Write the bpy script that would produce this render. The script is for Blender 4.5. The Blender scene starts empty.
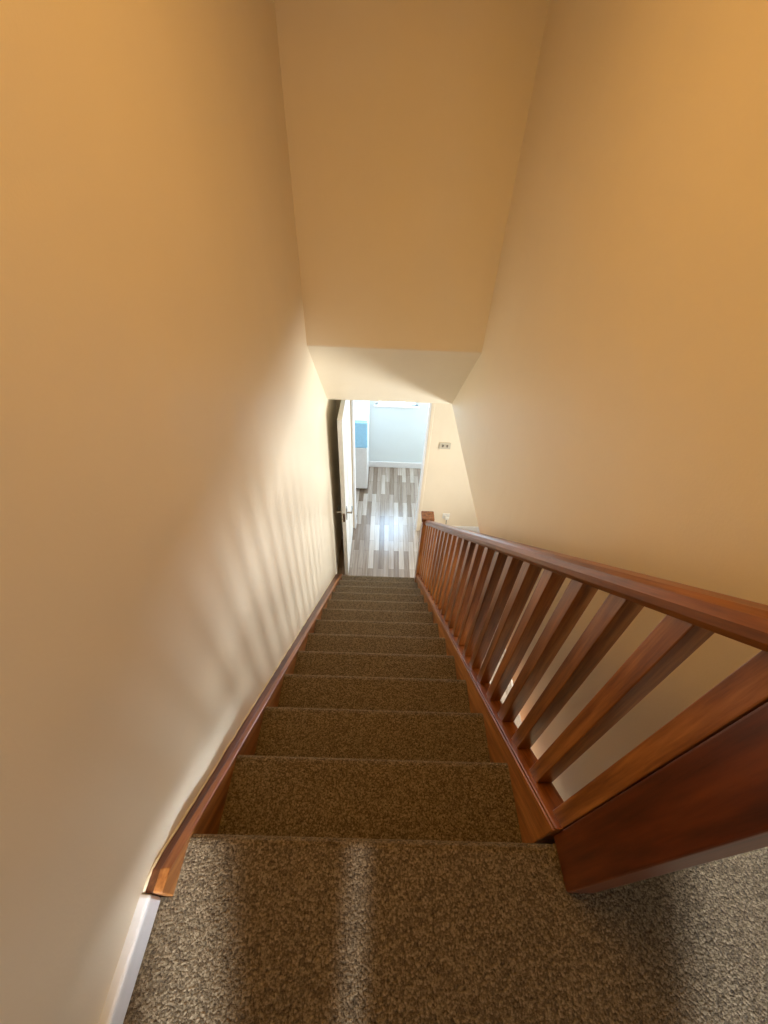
import bpy, bmesh, math, random
from mathutils import Vector, Matrix
random.seed(4)
sc = bpy.context.scene
COL = sc.collection
PI = math.pi

# ------------------------------------------------------------------ measures
G, RISE = 0.2221, 0.2            # going and rise of one step
SL = RISE / G                    # slope of the flight
NST = 12                         # treads between landing and ground floor
XL, XR = -0.401, 0.413           # inner faces of the two strings
WL, WR = -0.460, 0.573           # left wall plane, upper right wall plane
ZF = -2.6                        # ground floor
ZC = -0.458                      # ground floor ceiling
YW = 3.6                         # wall at the foot of the stairs
YB = 4.98                        # back wall of the far room

# ------------------------------------------------------------------ materials
def s2l(c):
    return tuple(((v/255.0)/12.92 if v/255.0 <= 0.04045 else ((v/255.0+0.055)/1.055)**2.4) for v in c) + (1.0,)

def new_mat(name):
    m = bpy.data.materials.new(name); m.use_nodes = True
    nt = m.node_tree; nt.nodes.clear()
    out = nt.nodes.new('ShaderNodeOutputMaterial')
    b = nt.nodes.new('ShaderNodeBsdfPrincipled')
    nt.links.new(b.outputs[0], out.inputs[0])
    return m, nt, b

def coords(nt, scale=(1,1,1), rot=(0,0,0), loc=(0,0,0)):
    tc = nt.nodes.new('ShaderNodeTexCoord'); mp = nt.nodes.new('ShaderNodeMapping')
    mp.inputs['Scale'].default_value = scale; mp.inputs['Rotation'].default_value = rot
    mp.inputs['Location'].default_value = loc
    src = tc.outputs['Object']
    if any(rot) and len(set(scale)) > 1:
        m0 = nt.nodes.new('ShaderNodeMapping'); m0.inputs['Rotation'].default_value = rot
        mp.inputs['Rotation'].default_value = (0, 0, 0)
        nt.links.new(src, m0.inputs[0]); src = m0.outputs[0]
    nt.links.new(src, mp.inputs[0])
    return mp

def noise(nt, vec, scale, detail=3, rough=0.55):
    n = nt.nodes.new('ShaderNodeTexNoise'); n.inputs['Scale'].default_value = scale
    n.inputs['Detail'].default_value = detail; n.inputs['Roughness'].default_value = rough
    nt.links.new(vec.outputs[0], n.inputs['Vector'])
    return n

def ramp(nt, fac, stops):
    r = nt.nodes.new('ShaderNodeValToRGB')
    el = r.color_ramp.elements
    el[0].position, el[0].color = stops[0]; el[1].position, el[1].color = stops[-1]
    for p, c in stops[1:-1]:
        e = el.new(p); e.color = c
    nt.links.new(fac, r.inputs[0])
    return r

def bump(nt, b, h, strength, dist):
    bp = nt.nodes.new('ShaderNodeBump'); bp.inputs['Strength'].default_value = strength
    bp.inputs['Distance'].default_value = dist
    nt.links.new(h, bp.inputs['Height']); nt.links.new(bp.outputs[0], b.inputs['Normal'])

def paint(name, rgb, rough=0.55, bmp=0.12, var=0.05):
    m, nt, b = new_mat(name)
    c = s2l(rgb); mp = coords(nt)
    n = noise(nt, mp, 2.3, 4)
    d = tuple(v*(1-var) for v in c[:3]) + (1,)
    r = ramp(nt, n.outputs['Fac'], [(0.3, d), (0.7, c)])
    nt.links.new(r.outputs[0], b.inputs['Base Color'])
    b.inputs['Roughness'].default_value = rough
    n2 = noise(nt, mp, 160, 3)
    bump(nt, b, n2.outputs['Fac'], bmp, 0.002)
    if name.startswith('cream'):                       # hand-plastered unevenness
        n3 = noise(nt, mp, 4.5, 2, 0.4)
        bp = nt.nodes.new('ShaderNodeBump'); bp.inputs['Strength'].default_value = 0.35; bp.inputs['Distance'].default_value = 0.02
        nt.links.new(n3.outputs['Fac'], bp.inputs['Height'])
        nt.links.new(bp.outputs[0], [x for x in nt.nodes if x.type == 'BUMP'][0].inputs['Normal'])
    return m

def plain(name, rgb, rough=0.4, metal=0.0):
    m, nt, b = new_mat(name)
    c = s2l(rgb); mp = coords(nt); n = noise(nt, mp, 30, 2)
    d = tuple(v*0.94 for v in c[:3]) + (1,)
    r = ramp(nt, n.outputs['Fac'], [(0.3, d), (0.7, c)])
    nt.links.new(r.outputs[0], b.inputs['Base Color'])
    b.inputs['Roughness'].default_value = rough; b.inputs['Metallic'].default_value = metal
    return m

def wood(name, dark, mid, light, scale, rot=(0,0,0), rough=0.32):
    """varnished timber; scale is stretched along the grain"""
    m, nt, b = new_mat(name)
    mp = coords(nt, scale, rot)
    oi = nt.nodes.new('ShaderNodeObjectInfo')
    mul = nt.nodes.new('ShaderNodeMath'); mul.operation = 'MULTIPLY'; mul.inputs[1].default_value = 17.0
    nt.links.new(oi.outputs['Random'], mul.inputs[0])
    add = nt.nodes.new('ShaderNodeVectorMath'); add.operation = 'ADD'
    nt.links.new(mp.outputs[0], add.inputs[0]); nt.links.new(mul.outputs[0], add.inputs[1])
    n = noise(nt, add, 3.0, 5, 0.6)
    n2 = noise(nt, add, 14.0, 3, 0.6)
    mx = nt.nodes.new('ShaderNodeMath'); mx.operation = 'MULTIPLY_ADD'; mx.inputs[1].default_value = 0.35
    nt.links.new(n2.outputs['Fac'], mx.inputs[0]); nt.links.new(n.outputs['Fac'], mx.inputs[2])
    r = ramp(nt, mx.outputs[0], [(0.45, s2l(dark)), (0.66, s2l(mid)), (0.88, s2l(light))])
    hs = nt.nodes.new('ShaderNodeHueSaturation')
    mr = nt.nodes.new('ShaderNodeMapRange'); mr.inputs['To Min'].default_value = 0.85; mr.inputs['To Max'].default_value = 1.15
    nt.links.new(oi.outputs['Random'], mr.inputs['Value']); nt.links.new(mr.outputs[0], hs.inputs['Value'])
    nt.links.new(r.outputs[0], hs.inputs['Color'])
    nt.links.new(hs.outputs[0], b.inputs['Base Color'])
    b.inputs['Roughness'].default_value = rough
    b.inputs['Coat Weight'].default_value = 0.15; b.inputs['Coat Roughness'].default_value = 0.2
    bump(nt, b, n2.outputs['Fac'], 0.06, 0.002)
    return m

WALL = paint('cream_wall_paint', (236, 222, 196), 0.48, 0.15, 0.04)
KITCHEN = paint('pale_wall_paint', (222, 232, 234), 0.6, 0.1, 0.03)
CEIL = paint('white_ceiling_paint', (240, 234, 222), 0.7, 0.1, 0.03)
WHITE = plain('white_gloss_paint', (232, 232, 232), 0.3)
DOORW = plain('white_door_paint', (228, 228, 222), 0.35)
PLASTIC = plain('white_plastic', (236, 234, 226), 0.35)
GREYP = plain('grey_switch_plastic', (200, 192, 172), 0.4)
CORD = plain('grey_cord', (120, 112, 98), 0.5)
CHROME = plain('brushed_chrome', (170, 168, 162), 0.25, 1.0)
CAULK = paint('old_sealant', (246, 232, 196), 0.6, 0.3, 0.2)
BLUEREFL = plain('painted_blue_reflection', (165, 218, 250), 0.25)  # blue reflection on the white fridge door, put into its base colour
A = math.atan(SL)
WOODV = wood('varnished_wood_upright', (88, 44, 15), (132, 78, 32), (168, 108, 52), (14, 14, 0.9))
WOODS = wood('varnished_wood_sloping', (84, 42, 15), (124, 70, 29), (154, 94, 44), (14, 0.9, 14), (A, 0, 0))
WOODST = wood('varnished_string_wood', (104, 54, 20), (152, 92, 42), (186, 124, 66), (14, 0.9, 14), (A, 0, 0), 0.35)

WOODN = wood('dark_varnished_newel_wood', (66, 27, 10), (96, 42, 16), (118, 58, 24), (10, 10, 0.8))
WOODM = wood('dark_varnished_moulding', (66, 34, 14), (98, 56, 26), (124, 76, 40), (14, 0.9, 14), (A, 0, 0), 0.45)

def carpet_mat():
    m, nt, b = new_mat('looped_wool_carpet')
    mp = coords(nt)
    nd = noise(nt, mp, 60, 2)
    wob = nt.nodes.new('ShaderNodeVectorMath'); wob.operation = 'MULTIPLY_ADD'
    wob.inputs[1].default_value = (0.008, 0.008, 0.008)
    nt.links.new(nd.outputs['Color'], wob.inputs[0]); nt.links.new(mp.outputs[0], wob.inputs[2])
    v = nt.nodes.new('ShaderNodeTexVoronoi'); v.inputs['Scale'].default_value = 200
    nt.links.new(wob.outputs[0], v.inputs['Vector'])
    inv = nt.nodes.new('ShaderNodeMath'); inv.operation = 'SUBTRACT'; inv.inputs[0].default_value = 1.0
    nt.links.new(v.outputs['Distance'], inv.inputs[1])
    n2 = noise(nt, mp, 240, 3, 0.7)
    h = nt.nodes.new('ShaderNodeMath'); h.operation = 'MULTIPLY_ADD'; h.inputs[1].default_value = 1.3
    nt.links.new(n2.outputs['Fac'], h.inputs[0]); nt.links.new(inv.outputs[0], h.inputs[2])
    # tuft colour from the yarn noise, with shade painted into the gaps between tufts
    sep = nt.nodes.new('ShaderNodeSeparateColor'); nt.links.new(v.outputs['Color'], sep.inputs[0])
    av = nt.nodes.new('ShaderNodeMath'); av.operation = 'MULTIPLY_ADD'; av.inputs[1].default_value = 0.25
    nt.links.new(sep.outputs[0], av.inputs[0]); nt.links.new(n2.outputs['Fac'], av.inputs[2])
    r = ramp(nt, av.outputs[0], [(0.40, s2l((64, 52, 38))), (0.60, s2l((110, 94, 71))), (0.85, s2l((156, 138, 110)))])
    cr = ramp(nt, v.outputs['Distance'], [(0.35, (1, 1, 1, 1)), (0.95, (0.6, 0.58, 0.55, 1))])
    mx = nt.nodes.new('ShaderNodeMix'); mx.data_type = 'RGBA'; mx.blend_type = 'MULTIPLY'
    mx.inputs[0].default_value = 1.0
    nt.links.new(r.outputs[0], mx.inputs[6]); nt.links.new(cr.outputs[0], mx.inputs[7])
    nt.links.new(mx.outputs[2], b.inputs['Base Color'])
    b.inputs['Roughness'].default_value = 0.95
    b.inputs['Specular IOR Level'].default_value = 0.1
    b.inputs['Sheen Weight'].default_value = 0.12; b.inputs['Sheen Roughness'].default_value = 0.5
    bump(nt, b, h.outputs[0], 0.7, 0.005)
    return m
CARPET = carpet_mat()

def laminate_mat():
    m, nt, b = new_mat('grey_brown_laminate_planks')
    mp = coords(nt, (1, 1, 1), (0, 0, PI/2))
    br = nt.nodes.new('ShaderNodeTexBrick')
    br.offset = 0.37; br.offset_frequency = 2; br.squash = 1.0
    br.inputs['Scale'].default_value = 1.0
    br.inputs['Brick Width'].default_value = 0.46; br.inputs['Row Height'].default_value = 0.062
    br.inputs['Mortar Size'].default_value = 0.0012; br.inputs['Mortar Smooth'].default_value = 0.1
    br.inputs['Color1'].default_value = (0, 0, 0, 1); br.inputs['Color2'].default_value = (1, 1, 1, 1)
    br.inputs['Mortar'].default_value = (0.1, 0.1, 0.1, 1)
    nt.links.new(mp.outputs[0], br.inputs['Vector'])
    sep = nt.nodes.new('ShaderNodeSeparateColor'); nt.links.new(br.outputs['Color'], sep.inputs[0])
    g = coords(nt, (22, 1.1, 1))
    n = noise(nt, g, 2.5, 5, 0.65)
    ad = nt.nodes.new('ShaderNodeMath'); ad.operation = 'MULTIPLY_ADD'; ad.inputs[1].default_value = 0.55
    nt.links.new(sep.outputs[0], ad.inputs[0])
    sb = nt.nodes.new('ShaderNodeMath'); sb.operation = 'MULTIPLY'; sb.inputs[1].default_value = 0.6
    nt.links.new(n.outputs['Fac'], sb.inputs[0]); nt.links.new(sb.outputs[0], ad.inputs[2])
    r = ramp(nt, ad.outputs[0], [(0.16, s2l((92, 76, 62))), (0.38, s2l((132, 115, 99))),
                                 (0.6, s2l((160, 146, 132))), (0.85, s2l((198, 188, 176)))])
    mx = nt.nodes.new('ShaderNodeMix'); mx.data_type = 'RGBA'; mx.blend_type = 'MULTIPLY'; mx.inputs[0].default_value = 1
    gm = ramp(nt, br.outputs['Fac'], [(0.0, (1, 1, 1, 1)), (1.0, (0.45, 0.42, 0.4, 1))])
    nt.links.new(r.outputs[0], mx.inputs[6]); nt.links.new(gm.outputs[0], mx.inputs[7])
    nt.links.new(mx.outputs[2], b.inputs['Base Color'])
    b.inputs['Roughness'].default_value = 0.24
    bump(nt, b, n.outputs['Fac'], 0.05, 0.002)
    return m
LAMINATE = laminate_mat()

def glass_mat():
    m = bpy.data.materials.new('window_glass'); m.use_nodes = True
    nt = m.node_tree; nt.nodes.clear()
    out = nt.nodes.new('ShaderNodeOutputMaterial'); mix = nt.nodes.new('ShaderNodeMixShader')
    tr = nt.nodes.new('ShaderNodeBsdfTransparent'); gl = nt.nodes.new('ShaderNodeBsdfGlossy'); mix.inputs[0].default_value = 0.06
    tr.inputs[0].default_value = (0.94, 0.98, 1, 1); gl.inputs['Roughness'].default_value = 0.02
    nt.links.new(tr.outputs[0], mix.inputs[1]); nt.links.new(gl.outputs[0], mix.inputs[2])
    nt.links.new(mix.outputs[0], out.inputs[0])
    return m
GLASS = glass_mat()

# ------------------------------------------------------------------ mesh helpers
def add_box(bm, a, b_):
    vs = [bm.verts.new((x, y, z)) for x in (a[0], b_[0]) for y in (a[1], b_[1]) for z in (a[2], b_[2])]
    q = [(0,1,3,2), (4,6,7,5), (0,4,5,1), (2,3,7,6), (0,2,6,4), (1,5,7,3)]
    for f in q: bm.faces.new([vs[i] for i in f])
    return vs

def add_prism(bm, pts, x0, x1):
    """profile given as (y, z), extruded along x"""
    a = [bm.verts.new((x0, y, z)) for y, z in pts]; c = [bm.verts.new((x1, y, z)) for y, z in pts]
    n = len(pts)
    bm.faces.new(a); bm.faces.new(c[::-1])
    for i in range(n): bm.faces.new([a[i], c[i], c[(i+1) % n], a[(i+1) % n]])

def add_tube(bm, pts, r, seg=10):
    rings = []
    for i, p in enumerate(pts):
        p = Vector(p)
        d = (Vector(pts[min(i+1, len(pts)-1)]) - Vector(pts[max(i-1, 0)])).normalized()
        up = Vector((0, 0, 1)) if abs(d.z) < 0.9 else Vector((1, 0, 0))
        s = d.cross(up).normalized(); t = s.cross(d)
        rr = r[i] if isinstance(r, (list, tuple)) else r
        rings.append([bm.verts.new(p + rr*(math.cos(2*PI*k/seg)*s + math.sin(2*PI*k/seg)*t)) for k in range(seg)])
    for a, c in zip(rings, rings[1:]):
        for k in range(seg): bm.faces.new([a[k], a[(k+1) % seg], c[(k+1) % seg], c[k]])
    bm.faces.new(rings[0][::-1]); bm.faces.new(rings[-1])

def obj(name, bm, mat, parent=None, bevel=0, seg=2, smooth=False, angle=None, loc=None):
    bmesh.ops.recalc_face_normals(bm, faces=bm.faces[:])
    if bevel:
        es = [e for e in bm.edges if len(e.link_faces) == 2 and e.calc_face_angle(0) > 0.5]
        bmesh.ops.bevel(bm, geom=es, offset=bevel, segments=seg, affect='EDGES', profile=0.5)
    me = bpy.data.meshes.new(name); bm.to_mesh(me); bm.free()
    if smooth:
        for p in me.polygons: p.use_smooth = True
    me.materials.append(mat)
    o = bpy.data.objects.new(name, me); COL.objects.link(o)
    if parent: o.parent = parent
    if loc: o.location = loc
    return o

def struct(name, bm, mat, **k):
    o = obj(name, bm, mat, **k); o['kind'] = 'structure'; return o

def tag(o, label, cat, group=None):
    o['label'] = label; o['category'] = cat
    if group: o['group'] = group
    return o

def empty(name, loc, label=None, cat=None, group=None):
    o = bpy.data.objects.new(name, None); o.empty_display_size = 0.1
    o.location = loc; COL.objects.link(o)
    if label: tag(o, label, cat, group)
    return o

def B(): return bmesh.new()
def boxes(*bs):
    bm = B()
    for a, c in bs: add_box(bm, a, c)
    return bm

# ------------------------------------------------------------------ the shell
ZT = 2.4                                   # upstairs ceiling
YR = -1.75                                 # wall behind the landing
XE = 1.75                                  # far side of the landing
XO = 2.6                                   # window side of the ground floor room
# ground floor under everything
struct('floor', boxes(((-1.2, YR, ZF-0.1), (XO+0.1, YB+0.1, ZF))), LAMINATE)
# landing floor with a rounded carpet nosing over the first riser
bm = B()
def nosing(y0, y1, z, t, r=0.020):
    pts = [(y0, z), (y1-r, z)]
    for k in range(1, 7):
        a = PI/2 - k*PI/6
        pts.append((y1-r + r*math.cos(a), z-r + r*math.sin(a)))
    pts += [(y1-0.010, z-0.045), (y1-0.02, z-t), (y0, z-t)]
    return pts
add_prism(bm, nosing(YR, 0.0, 0.0, 0.26), XL, XR+0.01)
add_box(bm, (XR+0.01, YR, -0.26), (0.488, -0.002, 0.0))
add_box(bm, (0.488, YR, -0.26), (XE, 0.06, 0.0))
add_box(bm, (-0.46, YR, -0.26), (XL, -0.108, 0.0))
struct('floor', bm, CARPET)
# left wall, full height, one plane
def wx(y): return -0.4445 - 0.0118*y
bm = B()
lo = [bm.verts.new((x, y, ZF)) for x, y in ((wx(YR), YR), (wx(YW), YW), (-0.6, YW), (-0.6, YR))]
hi = [bm.verts.new((v.co.x, v.co.y, ZT)) for v in lo]
bm.faces.new(lo); bm.faces.new(hi)
for k in range(4): bm.faces.new([lo[k], lo[(k+1) % 4], hi[(k+1) % 4], hi[k]])
struct('wall_left', bm, WALL)
# upper right wall, hung over the open ground floor
struct('wall_right', boxes(((WR, 0.0601, ZC), (WR+0.11, YW, ZT)), ((WR+0.11, 0.0601, -0.1), (XE, 0.16, ZT)))
       , WALL)
# bulkhead: upright face, then a soffit sloping down with the flight
bm = B()
add_prism(bm, [(2.263, ZT), (2.263, 0.262), (2.266, 0.25), (2.98, ZC), (YW, ZC), (YW, ZT)], -0.5, WR)
struct('wall_front', bm, WALL)
struct('ceiling', boxes(((WL-0.1, YR, ZT), (XE+0.1, 2.4, ZT+0.05))), CEIL)
struct('wall_landing', boxes(((XE, YR, -0.1), (XE+0.1, 0.16, ZT))), WALL)
struct('wall_behind', boxes(((WL-0.1, YR-0.1, ZF), (XO+0.1, YR, ZT))), WALL)
# ground floor room beside the stairs
struct('ceiling', boxes(((WR+0.11, YR, ZC), (XO, YW, ZC+0.05)), ((XR+0.06, YR, -0.32), (WR+0.11, -0.01, -0.262))), CEIL)
# wall at the foot of the flight with the doorway
DX0, DX1, DH = -0.33, 0.488, -0.57
struct('wall_hall', boxes(((WL-0.1, YW, ZF), (DX0, YW+0.1, ZC+0.2)), ((DX1, YW, ZF), (XO+0.1, YW+0.1, ZC+0.2)),
                          ((DX0, YW, DH), (DX1, YW+0.1, ZC+0.2))), WALL)
# window wall of the ground floor room
wy0, wy1, wz0, wz1 = 0.1, 3.0, -2.5, -0.62
struct('wall_window', boxes(((XO, YR, ZF), (XO+0.1, wy0, ZC+0.05)), ((XO, wy1, ZF), (XO+0.1, YW, ZC+0.05)),
                            ((XO, wy0, ZF), (XO+0.1, wy1, wz0)), ((XO, wy0, wz1), (XO+0.1, wy1, ZC+0.05))), WALL)
w = struct('window_1', boxes(((XO+0.02, wy0, wz0), (XO+0.08, wy0+0.06, wz1)), ((XO+0.02, wy1-0.06, wz0), (XO+0.08, wy1, wz1)),
                             ((XO+0.02, wy0+0.06, wz0), (XO+0.08, wy1-0.06, wz0+0.06)),
                             ((XO+0.02, wy0+0.06, wz1-0.06), (XO+0.08, wy1-0.06, wz1)),
                             ((XO+0.02, 1.52, wz0+0.06), (XO+0.08, 1.58, wz1-0.06))), WHITE)
# spandrel under the right string
bm = B(); p = [(0.0, -0.285), (2.40, ZF+0.005), (2.40, ZF), (0.0, ZF)]
add_prism(bm, p, XR+0.012, XR+0.05); struct('wall_spandrel', bm, WALL)
# far room
kx0, kx1, kz0, kz1 = -0.125, 0.475, -1.545, -0.75
struct('wall_back', boxes(((-1.2, YB, ZF), (kx0, YB+0.1, -0.3)), ((kx1, YB, ZF), (2.2, YB+0.1, -0.3)),
                          ((kx0, YB, ZF), (kx1, YB+0.1, kz0)), ((kx0, YB, kz1), (kx1, YB+0.1, -0.3))), KITCHEN)
struct('wall_side', boxes(((-1.2, YW+0.1, ZF), (-1.1, YB, -0.3))), KITCHEN)
struct('wall_side', boxes(((2.1, YW+0.1, ZF), (2.2, YB, -0.3))), KITCHEN)
struct('ceiling', boxes(((-1.2, YW+0.1, -0.3), (2.2, YB+0.1, -0.25))), CEIL)
bm = B()
for a, c in (((kx0, YB+0.03, kz0), (kx0+0.045, YB+0.08, kz1)), ((kx1-0.045, YB+0.03, kz0), (kx1, YB+0.08, kz1)),
             ((kx0+0.045, YB+0.03, kz0), (kx1-0.045, YB+0.08, kz0+0.003)), ((kx0+0.045, YB+0.03, kz1-0.045), (kx1-0.045, YB+0.08, kz1))):
    add_box(bm, a, c)
w2 = struct('window_2', bm, WHITE)
obj('pane', boxes(((kx0+0.045, YB+0.05, kz0+0.003), (kx1-0.045, YB+0.056, kz1-0.045))), GLASS, w2)
obj('window_sill', boxes(((kx0-0.02, YB-0.03, kz0-0.025), (kx1+0.02, YB+0.03, kz0))), WHITE, w2, bevel=0.004)
# skirtings
def skirting(name, a, c, mat=WHITE):
    return struct(name, boxes((a, c)), mat, bevel=0.006)
skirting('baseboard_left', (-0.46, YR, 0.0), (-0.422, -0.108, 0.066))
skirting('baseboard_hall', (DX1+0.05, YW-0.018, ZF), (XO, YW, ZF+0.11))
skirting('baseboard_back', (-1.1, YB-0.018, ZF), (2.1, YB, ZF+0.1))
# door lining and slim architrave
bm = boxes(((DX1-0.025, YW-0.004, ZF), (DX1, YW+0.104, DH)), ((DX0, YW-0.004, ZF), (DX0+0.02, YW+0.104, DH)),
           ((DX0+0.02, YW-0.004, DH-0.025), (DX1-0.025, YW+0.104, DH)))
struct('trim_1', bm, WHITE)
struct('trim_2', boxes(((DX1-0.004, YW-0.008, ZF), (DX1+0.03, YW, DH+0.05))), WALL, bevel=0.004)

# ------------------------------------------------------------------ the flight
st = empty('staircase', (0, 0, ZF), 'carpeted staircase of twelve brown treads running down between two varnished wooden strings', 'staircase')
OFF = Vector((0, 0, -ZF))
def part(name, bm, mat, parent, base=Vector((0, 0, ZF)), **k):
    bmesh.ops.translate(bm, verts=bm.verts[:], vec=-base)
    return obj(name, bm, mat, parent, **k)
for i in range(1, NST+1):
    bm = B()
    z = -i*RISE
    pts = nosing((i-1)*G - 0.012, i*G, z, 0.10)
    # riser back down to the next tread
    pts = nosing((i-1)*G-0.008, i*G, z, RISE+0.02 if i < NST else RISE)
    add_prism(bm, pts, XL, XR)
    part('step', bm, CARPET, st)
# left string: inner board with a higher rounded bead against the wall
def string_profile(top, y0, lead, y1, depth, flat=0.022):
    ya = (flat - top) / -SL if top < flat else 0.0     # where the slope leaves the level end
    ya = -(flat-top)/SL
    return [(y0, flat), (ya, flat), (y1, -SL*y1+top), (y1, max(ZF, -SL*y1-depth)), (lead, max(ZF, -SL*lead-depth)), (y0, -depth)]
bm = B()
add_prism(bm, string_profile(0.003, -0.107, 2.3, 2.70, 0.25, 0.066), -0.421, XL)
sl = part('string_board', bm, WOODST, st, bevel=0.003)
bm = B()
add_prism(bm, string_profile(-0.006, -0.107, 2.3, 2.70, 0.22, 0.058), -0.45, -0.4215)
for v in bm.verts:
    if v.co.x < -0.44: v.co.x = wx(v.co.y) - 0.0005
part('string_moulding', bm, WOODM, sl, bevel=0.003)
# the uneven bead of old sealant where the moulding meets the wall
bm = B(); pts = []; rs = []
y = -0.106
while y < 2.7:
    z = min(0.058, -SL*y-0.006)
    pts.append((wx(y)+0.003+random.uniform(-.0005, .001), y, z+0.002+random.uniform(-.0008, .0012))); rs.append(0.0026+random.random()*0.0012)
    y += 0.022
add_tube(bm, pts, rs, 6)
part('sealant_bead', bm, CAULK, sl, smooth=True)
# right string
bm = B()
RT = 0.062
add_prism(bm, [(0.013, RT-0.012), (2.575, -SL*2.575+RT), (2.575, ZF), (2.45, ZF), (0.013, -0.25)], XR, XR+0.055)
part('string_board', bm, WOODST, st, bevel=0.003)

# ------------------------------------------------------------------ balustrade
BB = Vector((0.45, 0.0, 0.0))
bal = empty('balustrade', BB, 'varnished reddish wood balustrade along the right of the stairs, square spindles under a sloping handrail', 'balustrade')
def bpart(name, bm, mat, parent=bal, **k): return part(name, bm, mat, parent, base=BB, **k)
# base rail sitting on the string, with its grooved top
bm = B()
y0, y1 = 0.013, 2.575
add_prism(bm, [(y0, -SL*y0+RT), (y0, -SL*y0+RT+0.014), (y1, -SL*y1+RT+0.014), (y1, -SL*y1+RT)], XR+0.002, XR+0.060)
bpart('base_rail', bm, WOODS, bevel=0.003)
BX0, BX1, BD = 0.430, 0.470, 0.040
HU, HT = 0.822, 0.872
HX0, HX1 = 0.422, 0.486
# handrail: rounded section swept along the slope
bm = B()
prof = [(HX0+0.004, 0.0), (HX0, 0.010), (HX0-0.002, 0.024), (HX0+0.004, 0.038), (HX0+0.016, 0.045), (0.454, 0.048),
        (HX1-0.016, 0.045), (HX1-0.004, 0.038), (HX1+0.002, 0.024), (HX1, 0.010), (HX1-0.004, 0.0)]
ends = []
for yy in (0.0125, 2.575):
    ends.append([bm.verts.new((x, yy, -SL*yy + HU + h/math.cos(A)*0.92)) for x, h in prof])
n = len(prof)
for k in range(n): bm.faces.new([ends[0][k], ends[0][(k+1) % n], ends[1][(k+1) % n], ends[1][k]])
bm.faces.new(ends[0]); bm.faces.new(ends[1][::-1])
bpart('handrail', bm, WOODS, smooth=False)
# spindles
def spindle_bm():
    bm = B()
    lo, hi = RT+0.008, HU+0.006
    vs = [bm.verts.new((x, yy, -SL*yy + h)) for x in (BX0-BB.x, BX1-BB.x) for yy in (0, BD) for h in (lo, hi)]
    for f in [(0,1,3,2), (4,6,7,5), (0,4,5,1), (2,3,7,6), (0,2,6,4), (1,5,7,3)]: bm.faces.new([vs[q] for q in f])
    return bm
first = obj('spindle', spindle_bm(), WOODV, bal, bevel=0.002)
SP0, SPD = 0.0150, 0.1115
first.location = (0, SP0, -SL*SP0)
for k in range(1, 23):
    yy = SP0 + SPD*k
    c = first.copy(); c.parent = bal; c.location = (0, yy, -SL*yy); COL.objects.link(c)
# top newel
bpart('newel_post', boxes(((0.428, -0.085, 0.0), (0.488, 0.0125, 1.0))), WOODN, bevel=0.004, seg=3)
# bottom newel with its cap
nw = bpart('newel_post', boxes(((0.405, 2.575, ZF), (0.495, 2.665, -1.455))), WOODV, bevel=0.004)
bm = B()
add_box(bm, (0.390, 2.56, -1.455), (0.510, 2.68, -1.415))
vs = [v for v in bm.verts if v.co.z > -1.42]
bpart('newel_cap', bm, WOODV, nw, bevel=0.008, seg=3)

# ------------------------------------------------------------------ door folded back along the left wall
dp = empty('door_1', (-0.345, 3.58, ZF+0.008)); dp['kind'] = 'structure'
tag(dp, 'white panelled door opened back along the left wall at the foot of the stairs', 'door')
DW, DHT, DT = 0.762, 2.032, 0.04
bm = B()
# leaf: grid with recessed panels on both faces
def leaf(bm):
    xs = [0, 0.105, 0.335, 0.427, 0.657, DW]; zs = [0, 0.2, 0.86, 1.0, 1.55, 1.66, 1.92, DHT]
    for side in (0, 1):
        x = 0.0 if side == 0 else -DT
        s = 1 if side == 0 else -1
        for i in range(5):
            for j in range(7):
                a0, a1, b0, b1 = -xs[i], -xs[i+1], zs[j], zs[j+1]
                if i in (1, 3) and j in (1, 3, 5):
                    rings = []
                    for d, dep in ((0, 0), (0.012, 0.008), (0.024, 0.008), (0.05, 0.002)):
                        rings.append([bm.verts.new((x-s*dep, yy, zz)) for yy, zz in
                                      ((a0-d, b0+d), (a1+d, b0+d), (a1+d, b1-d), (a0-d, b1-d))])
                    for p, q in zip(rings, rings[1:]):
                        for k in range(4): bm.faces.new([p[k], p[(k+1) % 4], q[(k+1) % 4], q[k]])
                    bm.faces.new(rings[-1])
                else:
                    bm.faces.new([bm.verts.new((x, yy, zz)) for yy, zz in ((a0, b0), (a1, b0), (a1, b1), (a0, b1))])
    add_edges = [((0, 0, 0), (-DT, -DW, 0)), ((0, 0, DHT), (-DT, -DW, DHT))]
    for (ax, ay, az), (cx, cy, cz) in add_edges:
        bm.faces.new([bm.verts.new(v) for v in ((ax, ay, az), (cx, ay, az), (cx, cy, az), (ax, cy, az))])
    for yy in (0, -DW):
        bm.faces.new([bm.verts.new(v) for v in ((0, yy, 0), (-DT, yy, 0), (-DT, yy, DHT), (0, yy, DHT))])
    bmesh.ops.remove_doubles(bm, verts=bm.verts[:], dist=1e-5)
leaf(bm)
obj('door_leaf', bm, DOORW, dp)
hz = 0.945
def lever(side):
    bm = B()
    x0 = 0.0 if side > 0 else -DT
    add_box(bm, (min(x0, x0+side*0.008), -DW+0.03, hz-0.09), (max(x0, x0+side*0.008), -DW+0.07, hz+0.07))
    add_tube(bm, [(x0+side*0.006, -DW+0.05, hz), (x0+side*0.05, -DW+0.05, hz)], 0.009, 12)
    add_tube(bm, [(x0+side*0.05, -DW+0.045, hz), (x0+side*0.052, -DW+0.09, hz), (x0+side*0.05, -DW+0.15, hz-0.004)], [0.010, 0.009, 0.007], 12)
    return obj('door_handle', bm, CHROME, dp, smooth=False)
lever(1); lever(-1)
obj('latch_plate', boxes(((-DT*0.5-0.012, -DW-0.002, hz-0.09), (-DT*0.5+0.012, -DW+0.002, hz+0.03))), CHROME, dp)
dp.rotation_euler = (0, 0, math.radians(0))

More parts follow.
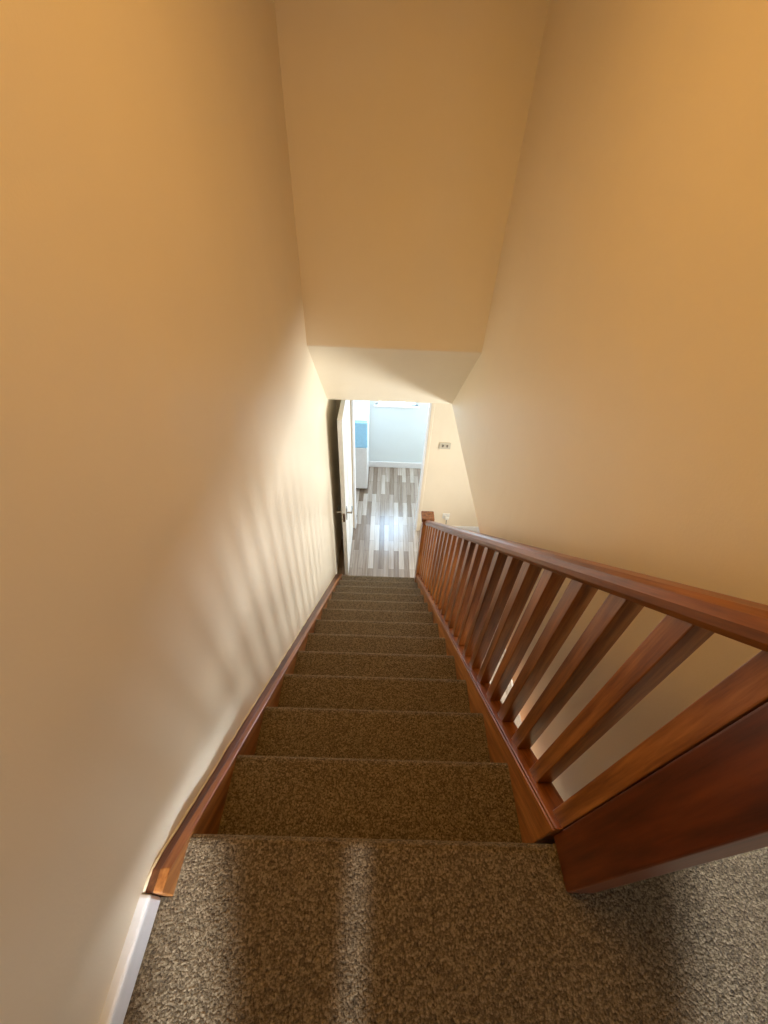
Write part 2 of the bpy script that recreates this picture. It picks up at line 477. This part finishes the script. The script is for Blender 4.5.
# ------------------------------------------------------------------ small fittings on the wall by the doorway
sw = empty('light_switch', (0.683, YW, -1.278), 'pale double light switch on the cream wall right of the doorway', 'light switch')
obj('face_plate', boxes(((-0.062, -0.009, -0.04), (0.062, 0, 0.04))), GREYP, sw, bevel=0.003)
for dx in (-0.024, 0.024):
    bm = B(); add_prism(bm, [(-0.009, -0.016), (-0.016, 0.016), (-0.009, 0.016)], dx-0.009, dx+0.009)
    obj('rocker', bm, CORD, sw)
so = empty('wall_socket', (0.835, YW, -2.32), 'white single plug socket low on the cream wall behind the handrail end', 'socket')
obj('face_plate', boxes(((-0.045, -0.01, -0.043), (0.045, 0, 0.043))), PLASTIC, so, bevel=0.003)
obj('rocker', boxes(((0.012, -0.014, 0.012), (0.03, -0.009, 0.03))), PLASTIC, so)
pg = empty('power_plug', (0.845, YW-0.0105, -2.335), 'white plug with grey cord hanging from the low wall socket', 'plug')
obj('plug_body', boxes(((-0.024, -0.03, -0.024), (0.024, 0, 0.022))), PLASTIC, pg, bevel=0.006)
bm = B(); add_tube(bm, [(0, -0.016, -0.022), (0.002, -0.014, -0.06), (0.006, -0.012, -0.12), (0.004, -0.02, -0.2), (0.03, -0.03, -0.255), (0.12, -0.04, -0.259)], 0.0045, 8)
obj('cord', bm, CORD, pg, smooth=True)

# ------------------------------------------------------------------ fridge in the far room
fr = empty('fridge_freezer', (-0.485, 4.66, ZF), 'white fridge with a blue reflection painted on its upper door in the far room beyond the open door', 'fridge')
fx, fy, ftop = 0.285, 0.31, 1.135
obj('body', boxes(((-fx, -fy+0.05, 0.03), (fx, fy, ftop))), WHITE, fr, bevel=0.008)
d1 = obj('door', boxes(((-fx, -fy, 0.06), (fx, -fy+0.048, 0.745))), WHITE, fr, bevel=0.008)
d2 = obj('door', boxes(((-fx, -fy, 0.752), (fx, -fy+0.048, ftop-0.01))), BLUEREFL, fr, bevel=0.008)
d2['label'] = 'upper door with painted blue reflection'
obj('plinth', boxes(((-fx+0.02, -fy+0.06, 0), (fx-0.02, fy-0.02, 0.03))), CORD, fr)

# ------------------------------------------------------------------ light
def area(name, loc, target, sx, sy, power, col, spread=None):
    l = bpy.data.lights.new(name, 'AREA'); l.shape = 'RECTANGLE'; l.size = sx; l.size_y = sy
    l.energy = power; l.color = col
    if spread: l.spread = math.radians(spread)
    o = bpy.data.objects.new(name, l); COL.objects.link(o); o.location = loc
    o.rotation_euler = (Vector(target)-Vector(loc)).to_track_quat('-Z', 'Y').to_euler()
    return o
def point(name, loc, power, col, r):
    l = bpy.data.lights.new(name, 'POINT'); l.energy = power; l.color = col; l.shadow_soft_size = r
    o = bpy.data.objects.new(name, l); COL.objects.link(o); o.location = loc; return o
WARM = (1.0, 0.54, 0.125)
COOL = (0.80, 0.89, 1.0)
area('ceiling_light', (0.03, 0.55, 2.36), (0.03, 1.35, 0), 0.3, 1.2, 15, WARM, 118)
point('landing_warm_fill', (0.95, -0.9, 2.15), 0.8, WARM, 0.1)  # added warm fill for the dark carpet by the newel, no real fitting
# daylight through the big window of the ground floor room
area('window_daylight', (XO+0.2, 2.55, -2.03), (-0.46, 1.35, -0.9), 0.58, 0.9, 62, (0.94, 0.98, 1.0), 116)
area('window_daylight', (XO+0.2, 0.85, -2.03), (-0.46, 0.55, -0.9), 0.58, 0.9, 62, (0.94, 0.98, 1.0), 150)
# daylight in the far room, with an added cool fill
area('far_room_daylight', (2.0, 4.2, -1.3), (-0.3, 4.4, -1.6), 0.8, 1.2, 26, COOL)
area('far_room_fill', (0.3, 3.95, -0.42), (-0.2, 4.55, -1.8), 0.5, 0.3, 12, COOL)  # unseen fill added to brighten the fridge front
area('far_window_sky', (0.17, YB+0.2, -1.1), (0.17, YB-1, -1.6), 0.8, 0.9, 60, (0.52, 0.75, 1.0))
# narrow shafts of cool daylight reaching the landing from a room behind
area('shaft_left', (0.02, -1.25, 0.75), (-0.37, -0.12, 0.0), 0.13, 0.26, 0.30, COOL, 6)
area('shaft_middle', (-0.02, -1.25, 0.75), (-0.02, -0.10, 0.0), 0.040, 0.26, 0.045, COOL, 3)
area('shaft_right', (0.42, -1.25, 0.75), (0.92, -0.14, 0.0), 0.46, 0.34, 1.05, COOL, 6)
# soft daylight from the room behind, low across the landing
area('room_behind_daylight', (0.9, -1.6, 0.28), (-0.45, 0.25, 0.15), 0.5, 0.42, 8.5, COOL)

wd = bpy.data.worlds.new('world'); sc.world = wd; wd.use_nodes = True
bg = wd.node_tree.nodes['Background']
sky = wd.node_tree.nodes.new('ShaderNodeTexSky'); sky.sky_type = 'HOSEK_WILKIE'
wd.node_tree.links.new(sky.outputs[0], bg.inputs[0]); bg.inputs[1].default_value = 0.6

# ------------------------------------------------------------------ camera
cam = bpy.data.cameras.new('camera'); co = bpy.data.objects.new('camera', cam); COL.objects.link(co)
r = Vector((0.99932391114749, 0.01751842047776512, 0.032323761427897904))
u = Vector((-0.03565841015953954, 0.6759736116099371, 0.7360626020875616))
f = Vector((0.008955355591906302, 0.7367175723104359, -0.67614127240928))
M = Matrix(((r.x, u.x, -f.x, 0.0017823883), (r.y, u.y, -f.y, -0.1817002), (r.z, u.z, -f.z, 1.17554803), (0, 0, 0, 1)))
co.matrix_world = M
cam.sensor_fit = 'HORIZONTAL'; cam.sensor_width = 36.0; cam.lens = 36.0*406.5243/768.0
cam.clip_start = 0.01
sc.camera = co
sc.view_settings.view_transform = 'Standard'
sc.view_settings.look = 'None'
sc.view_settings.exposure = 0.0
